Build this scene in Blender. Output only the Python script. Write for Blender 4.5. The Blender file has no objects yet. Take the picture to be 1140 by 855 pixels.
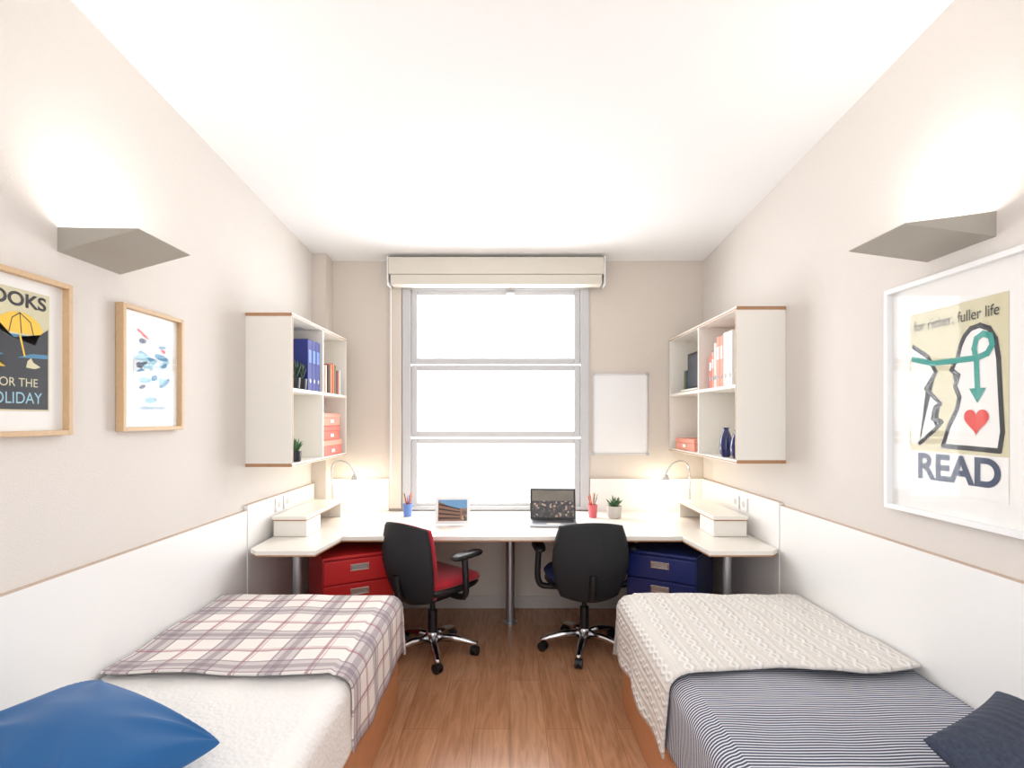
import bpy, bmesh, math, random
from mathutils import Vector, Matrix, noise
random.seed(7)
scene = bpy.context.scene
COL = scene.collection
scene.view_settings.view_transform = 'Standard'
scene.view_settings.exposure = 0.0

# ---------------------------------------------------------------- materials
def lin(c):
    out = []
    for v in c[:3]:
        v = v / 255.0
        out.append(v / 12.92 if v <= 0.04045 else ((v + 0.055) / 1.055) ** 2.4)
    return (out[0], out[1], out[2], 1.0)

class M:
    def __init__(s, name):
        s.m = bpy.data.materials.new(name); s.m.use_nodes = True
        s.t = s.m.node_tree; s.n = s.t.nodes; s.l = s.t.links
        s.b = s.n['Principled BSDF']
    def node(s, typ, **kw):
        n = s.n.new(typ)
        for k, v in kw.items():
            setattr(n, k, v)
        return n
    def link(s, a, b): s.l.new(a, b)

def mat(name, col, rough=0.5, metal=0.0, nscale=40, bump=0.0, vary=0.04, spec=0.5, sheen=0.0, coat=0.0):
    k = M(name)
    k.b.inputs['Roughness'].default_value = rough
    k.b.inputs['Metallic'].default_value = metal
    k.b.inputs['Specular IOR Level'].default_value = spec
    if sheen: k.b.inputs['Sheen Weight'].default_value = sheen
    if coat: k.b.inputs['Coat Weight'].default_value = coat
    tc = k.node('ShaderNodeTexCoord')
    nz = k.node('ShaderNodeTexNoise'); nz.inputs['Scale'].default_value = nscale
    nz.inputs['Detail'].default_value = 4
    k.link(tc.outputs['Object'], nz.inputs['Vector'])
    mx = k.node('ShaderNodeMix', data_type='RGBA')
    c = lin(col)
    mx.inputs['A'].default_value = tuple(v * (1 - vary) for v in c[:3]) + (1,)
    mx.inputs['B'].default_value = tuple(min(1, v * (1 + vary)) for v in c[:3]) + (1,)
    k.link(nz.outputs['Fac'], mx.inputs['Factor'])
    k.link(mx.outputs['Result'], k.b.inputs['Base Color'])
    if bump:
        bp = k.node('ShaderNodeBump'); bp.inputs['Strength'].default_value = bump
        bp.inputs['Distance'].default_value = 0.004
        k.link(nz.outputs['Fac'], bp.inputs['Height'])
        k.link(bp.outputs['Normal'], k.b.inputs['Normal'])
    return k.m

WALL = mat('wall_paper_beige', (224, 218, 212), 0.9, nscale=160, bump=0.35, vary=0.03, spec=0.15)
WALLB = mat('wall_paper_beige_end', (220, 211, 201), 0.9, nscale=160, bump=0.35, vary=0.03, spec=0.15)
CEIL = mat('ceiling_paint', (244, 244, 244), 0.9, nscale=60, vary=0.01, spec=0.1)
PANEL = mat('white_laminate', (243, 242, 240), 0.35, vary=0.01)
SHELFW = mat('shelf_laminate', (240, 236, 228), 0.45, vary=0.01)
DESKW = mat('desk_laminate', (240, 235, 226), 0.3, vary=0.01)
EDGE = mat('beech_edge', (176, 132, 96), 0.5, nscale=80, vary=0.15)
EDGEP = mat('panel_edge', (200, 178, 160), 0.5, nscale=80, vary=0.08)
FRAMEW = mat('window_aluminium', (200, 200, 202), 0.4, vary=0.01)
OAK = mat('oak_frame', (205, 172, 132), 0.5, nscale=70, vary=0.12)
WHITE = mat('white_plastic', (240, 240, 240), 0.4, vary=0.01)
PAPER = mat('paper_white', (244, 243, 240), 0.8, vary=0.01)
CREAM = mat('poster_cream', (214, 208, 176), 0.8, vary=0.04)
BLACKINK = mat('ink_black', (26, 26, 30), 0.6)
NIGHT = mat('ink_night', (26, 32, 44), 0.6)
NAVYINK = mat('ink_navy', (48, 62, 92), 0.6)
TEAL = mat('ink_teal', (34, 150, 138), 0.6)
REDINK = mat('ink_red', (222, 58, 46), 0.6)
YEL = mat('ink_yellow', (240, 196, 50), 0.6)
BLUEINK = mat('ink_blue', (60, 130, 170), 0.6)
LBLUE = mat('ink_light_blue', (150, 196, 214), 0.6)
SCONCE = mat('sconce_metal', (172, 168, 158), 0.42, metal=0.35, vary=0.03)
CHROME = mat('chrome', (205, 205, 208), 0.18, metal=1.0, vary=0.01)
STEEL = mat('steel_grey', (176, 178, 182), 0.35, metal=0.8, vary=0.02)
ALU = mat('light_aluminium', (214, 214, 214), 0.35, metal=0.3, vary=0.02)
BLACKP = mat('black_plastic', (24, 25, 28), 0.42, vary=0.05)
BLACKF = mat('black_mesh_fabric', (30, 32, 37), 0.75, nscale=300, bump=0.3)
REDF = mat('red_fabric', (176, 24, 44), 0.85, nscale=250, bump=0.3, sheen=0.2)
NAVYF = mat('navy_fabric', (34, 44, 92), 0.85, nscale=250, bump=0.3)
REDM = mat('red_metal', (196, 36, 40), 0.35, vary=0.02)
BLUEM = mat('blue_metal', (28, 42, 104), 0.35, vary=0.02)
BINDB = mat('binder_blue', (34, 46, 130), 0.5)
CORAL = mat('coral_card', (232, 156, 136), 0.6)
CORALD = mat('coral_card_deep', (220, 116, 102), 0.6)
BINDW = mat('binder_white', (230, 226, 220), 0.5)
GREEN = mat('succulent_green', (70, 110, 72), 0.5, vary=0.3, nscale=60)
DGREEN = mat('dark_green_leaf', (34, 58, 48), 0.5, vary=0.3, nscale=60)
DPOT = mat('dark_ceramic', (40, 42, 50), 0.4)
CPOT = mat('cement_pot', (206, 202, 196), 0.7)
SOIL = mat('soil', (60, 45, 36), 0.95)
VASE = mat('blue_glaze', (24, 34, 92), 0.12, coat=0.5)
BLUECUP = mat('blue_cup', (96, 130, 196), 0.4)
PINKCUP = mat('pink_cup', (226, 110, 116), 0.4)
BLIND = mat('blind_fabric', (220, 214, 202), 0.7, vary=0.02)
BASEB = mat('baseboard_grey', (205, 200, 194), 0.5)
PILW = mat('pillow_white', (240, 238, 234), 0.9, nscale=30, bump=0.2)
DUVETB = mat('mattress_white', (236, 234, 230), 0.9)

def floor_mat():
    k = M('laminate_floor')
    tc = k.node('ShaderNodeTexCoord')
    mp = k.node('ShaderNodeMapping'); mp.inputs['Rotation'].default_value = (0, 0, math.radians(90))
    k.link(tc.outputs['Object'], mp.inputs['Vector'])
    br = k.node('ShaderNodeTexBrick'); br.offset = 0.37
    br.inputs['Scale'].default_value = 1.0
    br.inputs['Brick Width'].default_value = 1.25
    br.inputs['Row Height'].default_value = 0.165
    br.inputs['Mortar Size'].default_value = 0.001
    br.inputs['Color1'].default_value = lin((200, 150, 114))
    br.inputs['Color2'].default_value = lin((190, 138, 102))
    br.inputs['Mortar'].default_value = lin((150, 104, 74))
    k.link(mp.outputs['Vector'], br.inputs['Vector'])
    m2 = k.node('ShaderNodeMapping'); m2.inputs['Scale'].default_value = (16, 1.5, 1)
    k.link(tc.outputs['Object'], m2.inputs['Vector'])
    nz = k.node('ShaderNodeTexNoise'); nz.inputs['Scale'].default_value = 1.6; nz.inputs['Detail'].default_value = 8
    nz.inputs['Distortion'].default_value = 1.8
    k.link(m2.outputs['Vector'], nz.inputs['Vector'])
    rp = k.node('ShaderNodeValToRGB')
    rp.color_ramp.elements[0].position = 0.3; rp.color_ramp.elements[0].color = (0.74, 0.69, 0.64, 1)
    rp.color_ramp.elements[1].position = 0.7; rp.color_ramp.elements[1].color = (1.08, 1.08, 1.08, 1)
    k.link(nz.outputs['Fac'], rp.inputs['Fac'])
    mx = k.node('ShaderNodeMix', data_type='RGBA', blend_type='MULTIPLY'); mx.inputs['Factor'].default_value = 1
    k.link(br.outputs['Color'], mx.inputs['A']); k.link(rp.outputs['Color'], mx.inputs['B'])
    k.link(mx.outputs['Result'], k.b.inputs['Base Color'])
    k.b.inputs['Roughness'].default_value = 0.26
    bp = k.node('ShaderNodeBump'); bp.inputs['Strength'].default_value = 0.06; bp.inputs['Distance'].default_value = 0.003
    k.link(nz.outputs['Fac'], bp.inputs['Height']); k.link(bp.outputs['Normal'], k.b.inputs['Normal'])
    return k.m
FLOOR = floor_mat()

def wood_orange():
    k = M('bed_wood')
    tc = k.node('ShaderNodeTexCoord')
    mp = k.node('ShaderNodeMapping'); mp.inputs['Scale'].default_value = (8, 2, 22)
    k.link(tc.outputs['Object'], mp.inputs['Vector'])
    nz = k.node('ShaderNodeTexNoise'); nz.inputs['Scale'].default_value = 2; nz.inputs['Detail'].default_value = 6
    k.link(mp.outputs['Vector'], nz.inputs['Vector'])
    rp = k.node('ShaderNodeValToRGB')
    rp.color_ramp.elements[0].color = lin((184, 122, 82)); rp.color_ramp.elements[1].color = lin((212, 152, 108))
    k.link(nz.outputs['Fac'], rp.inputs['Fac']); k.link(rp.outputs['Color'], k.b.inputs['Base Color'])
    k.b.inputs['Roughness'].default_value = 0.45
    return k.m
BEDWOOD = wood_orange()

def math_node(k, op, a, b=None):
    n = k.node('ShaderNodeMath', operation=op)
    for i, v in enumerate((a, b)):
        if v is None: continue
        if isinstance(v, (int, float)): n.inputs[i].default_value = v
        else: k.link(v, n.inputs[i])
    return n.outputs[0]

def stripe(k, coord, period, lo, hi):
    f = math_node(k, 'FRACT', math_node(k, 'DIVIDE', coord, period))
    a = math_node(k, 'GREATER_THAN', f, lo); b = math_node(k, 'LESS_THAN', f, hi)
    return math_node(k, 'MULTIPLY', a, b)

def uvxy(k):
    tc = k.node('ShaderNodeTexCoord'); sp = k.node('ShaderNodeSeparateXYZ')
    k.link(tc.outputs['UV'], sp.inputs['Vector'])
    return tc.outputs['UV'], sp.outputs['X'], sp.outputs['Y']

def cloth_bump(k, h, strength=0.4, dist=0.004):
    bp = k.node('ShaderNodeBump'); bp.inputs['Strength'].default_value = strength; bp.inputs['Distance'].default_value = dist
    k.link(h, bp.inputs['Height']); k.link(bp.outputs['Normal'], k.b.inputs['Normal'])

def plaid_mat():
    k = M('plaid_blanket_wool')
    uv, x, y = uvxy(k)
    base = k.node('ShaderNodeRGB'); base.outputs[0].default_value = lin((240, 234, 229)); cur = base.outputs[0]
    def over(cur, mask, c, alpha):
        mx = k.node('ShaderNodeMix', data_type='RGBA')
        k.link(math_node(k, 'MULTIPLY', mask, alpha), mx.inputs['Factor'])
        k.link(cur, mx.inputs['A']); mx.inputs['B'].default_value = lin(c)
        return mx.outputs['Result']
    P = 0.27
    for crd in (x, y):
        cur = over(cur, stripe(k, crd, P, 0.04, 0.36), (166, 154, 160), 0.48)
        cur = over(cur, stripe(k, crd, P, 0.14, 0.24), (128, 112, 124), 0.45)
        cur = over(cur, stripe(k, crd, P, 0.04, 0.07), (120, 84, 102), 0.50)
        cur = over(cur, stripe(k, crd, P, 0.33, 0.36), (120, 84, 102), 0.50)
        cur = over(cur, stripe(k, crd, P, 0.65, 0.70), (156, 84, 104), 0.62)
        cur = over(cur, stripe(k, crd, P, 0.72, 0.74), (156, 84, 104), 0.45)
    k.link(cur, k.b.inputs['Base Color']); k.b.inputs['Roughness'].default_value = 0.95
    k.b.inputs['Specular IOR Level'].default_value = 0.1
    nz = k.node('ShaderNodeTexNoise'); nz.inputs['Scale'].default_value = 180
    k.link(uv, nz.inputs['Vector']); cloth_bump(k, nz.outputs['Fac'], 0.3)
    return k.m

def quilt_mat(name, col):
    k = M(name)
    uv, x, y = uvxy(k)
    nz = k.node('ShaderNodeTexVoronoi'); nz.inputs['Scale'].default_value = 70
    k.link(uv, nz.inputs['Vector'])
    n2 = k.node('ShaderNodeTexNoise'); n2.inputs['Scale'].default_value = 9; n2.inputs['Detail'].default_value = 5
    k.link(uv, n2.inputs['Vector'])
    h = math_node(k, 'ADD', math_node(k, 'MULTIPLY', nz.outputs['Distance'], 0.45), n2.outputs['Fac'])
    k.b.inputs['Base Color'].default_value = lin(col)
    k.b.inputs['Roughness'].default_value = 0.95; k.b.inputs['Specular IOR Level'].default_value = 0.1
    cloth_bump(k, h, 0.7, 0.008)
    return k.m

def knit_mat():
    k = M('cable_knit_wool')
    uv, x, y = uvxy(k)
    P = 0.085
    fx = math_node(k, 'SUBTRACT', math_node(k, 'FRACT', math_node(k, 'DIVIDE', x, P)), 0.5)
    ph = math_node(k, 'MULTIPLY', y, 2*math.pi/0.11)
    sw = math_node(k, 'MULTIPLY', math_node(k, 'SINE', ph), 0.16)
    def strand(off):
        d = math_node(k, 'ABSOLUTE', math_node(k, 'SUBTRACT', fx, off))
        q = math_node(k, 'SUBTRACT', 1.0, math_node(k, 'DIVIDE', d, 0.12))
        return math_node(k, 'MAXIMUM', q, 0.0)
    a = strand(sw); b = strand(math_node(k, 'MULTIPLY', sw, -1.0))
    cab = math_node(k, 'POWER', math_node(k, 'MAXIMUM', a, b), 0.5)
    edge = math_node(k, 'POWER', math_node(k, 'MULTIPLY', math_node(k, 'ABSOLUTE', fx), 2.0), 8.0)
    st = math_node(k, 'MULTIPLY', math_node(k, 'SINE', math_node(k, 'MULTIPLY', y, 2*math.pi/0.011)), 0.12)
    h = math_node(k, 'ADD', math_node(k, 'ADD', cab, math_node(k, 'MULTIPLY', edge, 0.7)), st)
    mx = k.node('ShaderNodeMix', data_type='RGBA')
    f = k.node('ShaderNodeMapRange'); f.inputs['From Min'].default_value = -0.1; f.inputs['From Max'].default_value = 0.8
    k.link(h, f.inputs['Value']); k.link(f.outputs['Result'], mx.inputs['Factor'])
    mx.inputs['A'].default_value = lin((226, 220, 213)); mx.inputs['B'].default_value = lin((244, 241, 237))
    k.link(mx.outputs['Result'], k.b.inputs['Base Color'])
    k.b.inputs['Roughness'].default_value = 0.95; k.b.inputs['Specular IOR Level'].default_value = 0.1
    cloth_bump(k, h, 0.9, 0.008)
    return k.m

def stripes_mat():
    k = M('navy_ticking_stripe')
    uv, x, y = uvxy(k)
    s = stripe(k, y, 0.0125, 0.0, 0.40)
    mx = k.node('ShaderNodeMix', data_type='RGBA'); k.link(s, mx.inputs['Factor'])
    mx.inputs['A'].default_value = lin((84, 90, 110)); mx.inputs['B'].default_value = lin((224, 224, 228))
    k.link(mx.outputs['Result'], k.b.inputs['Base Color'])
    k.b.inputs['Roughness'].default_value = 0.9; k.b.inputs['Specular IOR Level'].default_value = 0.1
    return k.m

def denim_mat():
    k = M('dark_denim_quilted')
    tc = k.node('ShaderNodeTexCoord')
    wv = k.node('ShaderNodeTexWave'); wv.inputs['Scale'].default_value = 9
    k.link(tc.outputs['Object'], wv.inputs['Vector'])
    nz = k.node('ShaderNodeTexNoise'); nz.inputs['Scale'].default_value = 120
    k.link(tc.outputs['Object'], nz.inputs['Vector'])
    rp = k.node('ShaderNodeValToRGB')
    rp.color_ramp.elements[0].color = lin((34, 40, 54)); rp.color_ramp.elements[1].color = lin((70, 78, 98))
    k.link(nz.outputs['Fac'], rp.inputs['Fac']); k.link(rp.outputs['Color'], k.b.inputs['Base Color'])
    k.b.inputs['Roughness'].default_value = 0.9
    cloth_bump(k, wv.outputs['Fac'], 0.6, 0.006)
    return k.m
PLAID = plaid_mat(); QUILT = quilt_mat('matelasse_quilt_white', (242, 240, 237)); KNIT = knit_mat()
STRIPE = stripes_mat(); DENIM = denim_mat()
BLUEC = mat('cotton_blue', (22, 90, 148), 0.8, nscale=8, bump=0.05, vary=0.06, sheen=0.15)

def glass_mat(name, gl=0.06):
    k = M(name); k.n.remove(k.b)
    out = [n for n in k.n if n.type == 'OUTPUT_MATERIAL'][0]
    tr = k.node('ShaderNodeBsdfTransparent'); gs = k.node('ShaderNodeBsdfGlossy'); gs.inputs['Roughness'].default_value = 0.03
    mx = k.node('ShaderNodeMixShader'); mx.inputs['Fac'].default_value = gl
    k.link(tr.outputs[0], mx.inputs[1]); k.link(gs.outputs[0], mx.inputs[2]); k.link(mx.outputs[0], out.inputs['Surface'])
    return k.m
GLASS = glass_mat('window_glass', 0.05)
PGLASS = glass_mat('picture_glass', 0.012)

def emis(name, col, st):
    k = M(name)
    k.b.inputs['Base Color'].default_value = lin(col)
    k.b.inputs['Emission Color'].default_value = lin(col); k.b.inputs['Emission Strength'].default_value = st
    return k.m
BULB = emis('lamp_bulb', (255, 236, 205), 6)

def screen_mat(name, cols, st, scale=60):
    k = M(name)
    tc = k.node('ShaderNodeTexCoord')
    vo = k.node('ShaderNodeTexVoronoi'); vo.inputs['Scale'].default_value = scale
    k.link(tc.outputs['Object'], vo.inputs['Vector'])
    rp = k.node('ShaderNodeValToRGB'); rp.color_ramp.interpolation = 'CONSTANT'
    el = rp.color_ramp.elements
    el[0].color = lin(cols[0]); el[1].color = lin(cols[-1]); el[1].position = 0.88
    for i, c in enumerate(cols[1:-1]):
        e = el.new(0.2 + 0.6 * i / max(1, len(cols) - 2)); e.color = lin(c)
    sp = k.node('ShaderNodeSeparateColor'); k.link(vo.outputs['Color'], sp.inputs[0])
    k.link(sp.outputs[0], rp.inputs['Fac'])
    k.link(rp.outputs['Color'], k.b.inputs['Base Color'])
    k.link(rp.outputs['Color'], k.b.inputs['Emission Color']); k.b.inputs['Emission Strength'].default_value = st
    k.b.inputs['Roughness'].default_value = 0.2
    return k.m
SCREEN = screen_mat('laptop_crowd', [(34, 32, 32), (52, 46, 42), (96, 74, 60), (44, 44, 50), (176, 150, 130)], 0.1, 75)
WALLPIC = mat('laptop_backdrop', (120, 112, 100), 0.3, nscale=14, vary=0.35)
PHOTO = screen_mat('photo_building', [(120, 86, 66), (150, 110, 84), (90, 74, 66), (190, 150, 120)], 0.0)

# ---------------------------------------------------------------- mesh helpers
def mkobj(name, bm, mats, smooth=False):
    me = bpy.data.meshes.new(name); bm.normal_update(); bm.to_mesh(me); bm.free()
    for m in (mats if isinstance(mats, (list, tuple)) else [mats]): me.materials.append(m)
    if smooth:
        for p in me.polygons: p.use_smooth = True
    o = bpy.data.objects.new(name, me); COL.objects.link(o)
    return o

def bev(o, w, seg=2):
    md = o.modifiers.new('bevel', 'BEVEL'); md.width = w; md.segments = seg; md.limit_method = 'ANGLE'
    return o

def add_box(bm, x0, x1, y0, y1, z0, z1, mi=0):
    vs = [bm.verts.new(p) for p in ((x0,y0,z0),(x1,y0,z0),(x1,y1,z0),(x0,y1,z0),(x0,y0,z1),(x1,y0,z1),(x1,y1,z1),(x0,y1,z1))]
    for f in ((0,3,2,1),(4,5,6,7),(0,1,5,4),(1,2,6,5),(2,3,7,6),(3,0,4,7)):
        fc = bm.faces.new([vs[i] for i in f]); fc.material_index = mi

def box(name, x0, x1, y0, y1, z0, z1, m, bw=0):
    bm = bmesh.new(); add_box(bm, x0, x1, y0, y1, z0, z1)
    o = mkobj(name, bm, m)
    if bw: bev(o, bw)
    return o

def boxes(name, lst, mats, bw=0):
    bm = bmesh.new()
    for b in lst: add_box(bm, *b)
    o = mkobj(name, bm, mats)
    if bw: bev(o, bw)
    return o

def prism(name, pts, z0, z1, m, bw=0):
    bm = bmesh.new()
    f = bm.faces.new([bm.verts.new((p[0], p[1], z0)) for p in pts])
    r = bmesh.ops.extrude_face_region(bm, geom=[f])
    for v in r['geom']:
        if isinstance(v, bmesh.types.BMVert): v.co.z = z1
    bmesh.ops.recalc_face_normals(bm, faces=bm.faces)
    o = mkobj(name, bm, m)
    if bw: bev(o, bw)
    return o

def lathe(name, prof, m, seg=32, loc=(0,0,0), cap=True):
    bm = bmesh.new(); rings = []
    for r, z in prof:
        rings.append([bm.verts.new((loc[0]+r*math.cos(2*math.pi*i/seg), loc[1]+r*math.sin(2*math.pi*i/seg), loc[2]+z)) for i in range(seg)])
    for a, b in zip(rings, rings[1:]):
        for i in range(seg):
            bm.faces.new((a[i], a[(i+1)%seg], b[(i+1)%seg], b[i]))
    if cap:
        bm.faces.new(list(reversed(rings[0]))); bm.faces.new(rings[-1])
    bmesh.ops.recalc_face_normals(bm, faces=bm.faces)
    o = mkobj(name, bm, m, True)
    md = o.modifiers.new('es', 'EDGE_SPLIT'); md.split_angle = math.radians(40)
    return o

def cyl(name, p0, p1, r, m, r2=None, seg=20):
    r2 = r if r2 is None else r2
    p0 = Vector(p0); p1 = Vector(p1); d = p1 - p0
    bm = bmesh.new()
    bmesh.ops.create_cone(bm, cap_ends=True, segments=seg, radius1=r, radius2=r2, depth=d.length)
    q = d.to_track_quat('Z', 'Y').to_matrix().to_4x4()
    bmesh.ops.transform(bm, matrix=Matrix.Translation((p0+p1)/2) @ q, verts=bm.verts)
    o = mkobj(name, bm, m, True)
    md = o.modifiers.new('es', 'EDGE_SPLIT'); md.split_angle = math.radians(40)
    return o

def tube(name, pts, r, m, res=8):
    cu = bpy.data.curves.new(name, 'CURVE'); cu.dimensions = '3D'; cu.bevel_depth = r; cu.bevel_resolution = 4
    sp = cu.splines.new('NURBS'); sp.points.add(len(pts)-1)
    for p, q in zip(sp.points, pts): p.co = (*q, 1)
    sp.use_endpoint_u = True; sp.order_u = 3; sp.resolution_u = res; cu.use_fill_caps = True
    o = bpy.data.objects.new(name, cu)
    COL.objects.link(o)
    bpy.context.view_layer.update()
    me = bpy.data.meshes.new_from_object(o.evaluated_get(bpy.context.evaluated_depsgraph_get()))
    bpy.data.objects.remove(o)
    me.name = name; me.materials.clear(); me.materials.append(m)
    for p in me.polygons: p.use_smooth = True
    o = bpy.data.objects.new(name, me); COL.objects.link(o)
    return o

def group(name, kids, loc=(0,0,0), rotz=0.0):
    e = bpy.data.objects.new(name, None); e.empty_display_size = 0.1
    COL.objects.link(e); e.location = loc; e.rotation_euler = (0, 0, rotz)
    for k in kids: k.parent = e
    return e

# ---------------------------------------------------------------- room
XL, XR, YB, Y0 = -1.455, 1.47, 4.10, -0.9
def zc(y): return 2.64 + 0.08 * (YB - y)
def sidewall(name, xa, xb, m):
    bm = bmesh.new()
    pts = [(Y0, 0), (YB+0.2, 0), (YB+0.2, zc(YB+0.2)), (Y0, zc(Y0))]
    A = [bm.verts.new((xa, y, z)) for y, z in pts]; B = [bm.verts.new((xb, y, z)) for y, z in pts]
    bm.faces.new(A); bm.faces.new(list(reversed(B)))
    for i in range(4): bm.faces.new((A[i], B[i], B[(i+1)%4], A[(i+1)%4]))
    bmesh.ops.recalc_face_normals(bm, faces=bm.faces)
    return mkobj(name, bm, m)
sidewall('wall_left', XL-0.12, XL, WALL)
sidewall('wall_right', XR, XR+0.12, WALL)
box('floor', XL-0.12, XR+0.12, Y0, YB+0.2, -0.1, 0, FLOOR)
bm = bmesh.new()
c = [(XL-0.12, Y0), (XR+0.12, Y0), (XR+0.12, YB+0.2), (XL-0.12, YB+0.2)]
A = [bm.verts.new((x, y, zc(y))) for x, y in c]; B = [bm.verts.new((x, y, zc(y)+0.12)) for x, y in c]
bm.faces.new(A); bm.faces.new(B)
for i in range(4): bm.faces.new((A[i], B[i], B[(i+1)%4], A[(i+1)%4]))
bmesh.ops.recalc_face_normals(bm, faces=bm.faces); mkobj('ceiling', bm, CEIL)
# end wall with window opening
WX0, WX1, WZ0, WZ1 = -0.82, 0.60, 0.745, 2.46
boxes('wall_back', [(XL, WX0, YB, YB+0.2, 0, 2.66), (WX1, XR, YB, YB+0.2, 0, 2.66),
                    (WX0, WX1, YB, YB+0.2, 0, WZ0), (WX0, WX1, YB, YB+0.2, WZ1, 2.66)], WALLB)
box('wall_column', XL, -1.35, 3.95, YB, 0, 2.65, WALLB)
boxes('baseboard_back', [(-1.35, XR, YB-0.014, YB, 0, 0.095)], BASEB, 0.003)
box('trim_1', WX0-0.095, WX0-0.004, YB-0.03, YB, 0.76, 2.43, WALLB, 0.003)

# window
W = []
F0, F1 = YB+0.005, YB+0.06
W.append(boxes('outer_frame', [(WX0, WX0+0.065, F0-0.02, F1, WZ0, WZ1), (WX1-0.065, WX1, F0-0.02, F1, WZ0, WZ1),
     (WX0+0.065, WX1-0.065, F0-0.02, F1, WZ1-0.045, WZ1), (WX0+0.065, WX1-0.065, F0-0.02, F1, WZ0, WZ0+0.03)], FRAMEW, 0.004))
ix0, ix1 = WX0+0.067, WX1-0.067
zs = [(0.80, 1.248), (1.345, 1.805), (1.90, 2.38)]
sash = []
for (a, b) in zs:
    a0, b0 = a-0.045, b+0.04
    sash += [(ix0, ix0+0.045, F0, F1-0.01, a0, b0), (ix1-0.045, ix1, F0, F1-0.01, a0, b0),
             (ix0+0.045, ix1-0.045, F0, F1-0.01, a0, a), (ix0+0.045, ix1-0.045, F0, F1-0.01, b, b0)]
W.append(boxes('sashes', sash, FRAMEW, 0.005))
W.append(boxes('glass_panes', [(ix0+0.04, ix1-0.04, F1-0.03, F1-0.026, a-0.005, b+0.005) for a, b in zs], GLASS))
W.append(box('handle', -0.03, 0.03, F0-0.03, F0, 2.385, 2.40, STEEL, 0.003))
group('window_1', W)
# roller blind cassette
R = [box('housing', -0.895, 0.69, 3.95, 4.068, 2.50, 2.628, BLIND, 0.008),
     box('lower_rail', -0.88, 0.675, 3.955, 4.066, 2.425, 2.4985, BLIND, 0.006),
     box('end_cap_left', -0.905, -0.895, 3.95, 4.068, 2.42, 2.632, WHITE, 0.003),
     box('end_cap_right', 0.69, 0.70, 3.95, 4.068, 2.42, 2.632, WHITE, 0.003),
     cyl('pull_chain', (-0.885, 4.0, 2.43), (-0.885, 4.0, 0.95), 0.0035, WHITE, seg=8)]
group('roller_blind', R)

# wainscot panels
def wainscot(name, lst):
    bm = bmesh.new()
    for (x0, x1, y0, y1, z1) in lst:
        add_box(bm, x0, x1, y0, y1, 0, z1-0.0035, 0); add_box(bm, x0, x1, y0, y1, z1-0.0035, z1, 1)
    return mkobj(name, bm, [PANEL, EDGEP])
wainscot('trim_2', [(XL, XL+0.018, -0.8, 1.41, 0.94), (XL, XL+0.018, 1.414, 2.94, 0.94), (XL, XL+0.022, 2.944, 3.948, 0.968)])
wainscot('trim_3', [(XR-0.018, XR, -0.8, 1.41, 0.975), (XR-0.018, XR, 1.414, 2.90, 0.975), (XR-0.022, XR, 2.904, YB-0.022, 0.99)])
bm = bmesh.new()
for x0, x1 in ((-1.349, WX0-0.10), (WX1+0.005, XR-0.001)):
    add_box(bm, x0, x1, YB-0.02, YB, 0.70, 0.984, 0); add_box(bm, x0, x1, YB-0.02, YB, 0.984, 0.988, 1)
mkobj('trim_4', bm, [PANEL, EDGEP])
# sockets
for i, (x, sgn) in enumerate(((XL+0.022, 1), (XR-0.022, -1))):
    k = []
    for j, y in enumerate((3.28, 3.40)):
        a, b = sorted((x, x+sgn*0.01))
        k.append(box('plate_%d' % j, a, b, y, y+0.085, 0.872, 0.952, WHITE, 0.003))
        k.append(cyl('recess_%d' % j, (x+sgn*0.0102, y+0.042, 0.912), (x+sgn*0.0115, y+0.042, 0.912), 0.02, BASEB))
    group('power_socket', k)

# ---------------------------------------------------------------- desk
D = []
pts = [(-1.345, 2.85), (-1.035, 2.85), (-1.0, 3.2), (1.02, 3.2), (1.055, 2.85), (1.39, 2.85), (1.44, 2.90), (1.445, YB-0.024),
       (-1.345, YB-0.024), (-1.345, 3.94), (-1.43, 3.94), (-1.40, 2.905)]
D.append(prism('top', pts, 0.716, 0.74, DESKW, 0.002))
D.append(prism('edge_strip', pts, 0.709, 0.7155, EDGE))
D.append(box('seam_left', -1.0, -0.998, 3.2, 4.07, 0.7401, 0.7406, BASEB))
D.append(box('seam_right', 1.02, 1.022, 3.2, 4.07, 0.7401, 0.7406, BASEB))
for n, x, y, r in (('leg_centre', 0.0, 3.8, 0.032), ('leg_left', -1.17, 2.96, 0.023), ('leg_right', 1.19, 2.96, 0.023),
                   ('leg_back_left', -1.25, 3.8, 0.023), ('leg_back_right', 1.3, 3.8, 0.023)):
    D.append(lathe(n, [(r*1.5, 0), (r*1.5, 0.012), (r, 0.014), (r, 0.70), (r*1.8, 0.701), (r*1.8, 0.7085)], STEEL, loc=(x, y, 0)))
group('corner_desk', D)
for sgn in (-1, 1):
    a = 1.20; b = 1.405
    def bx(n, x0, x1, *r):
        x0, x1 = sorted((sgn*x0, sgn*x1)); return box(n, x0, x1, *r)
    k = [bx('top_plate', a, b, 3.18, 3.86, 0.842, 0.862, DESKW, 0.002),
         bx('top_edge', a, b, 3.18, 3.86, 0.8375, 0.8415, EDGE),
         bx('drawer_box', a+0.004, b-0.004, 3.19, 3.42, 0.742, 0.837, SHELFW, 0.002),
         bx('far_support', a+0.004, b-0.004, 3.83, 3.85, 0.742, 0.837, SHELFW, 0.002),
         bx('front_strip', a+0.01, b-0.01, 3.186, 3.19, 0.834, 0.837, EDGE)]  # thin brown line along the top of the drawer front, in beech edge colour
    group('desk_riser', k)

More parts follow.
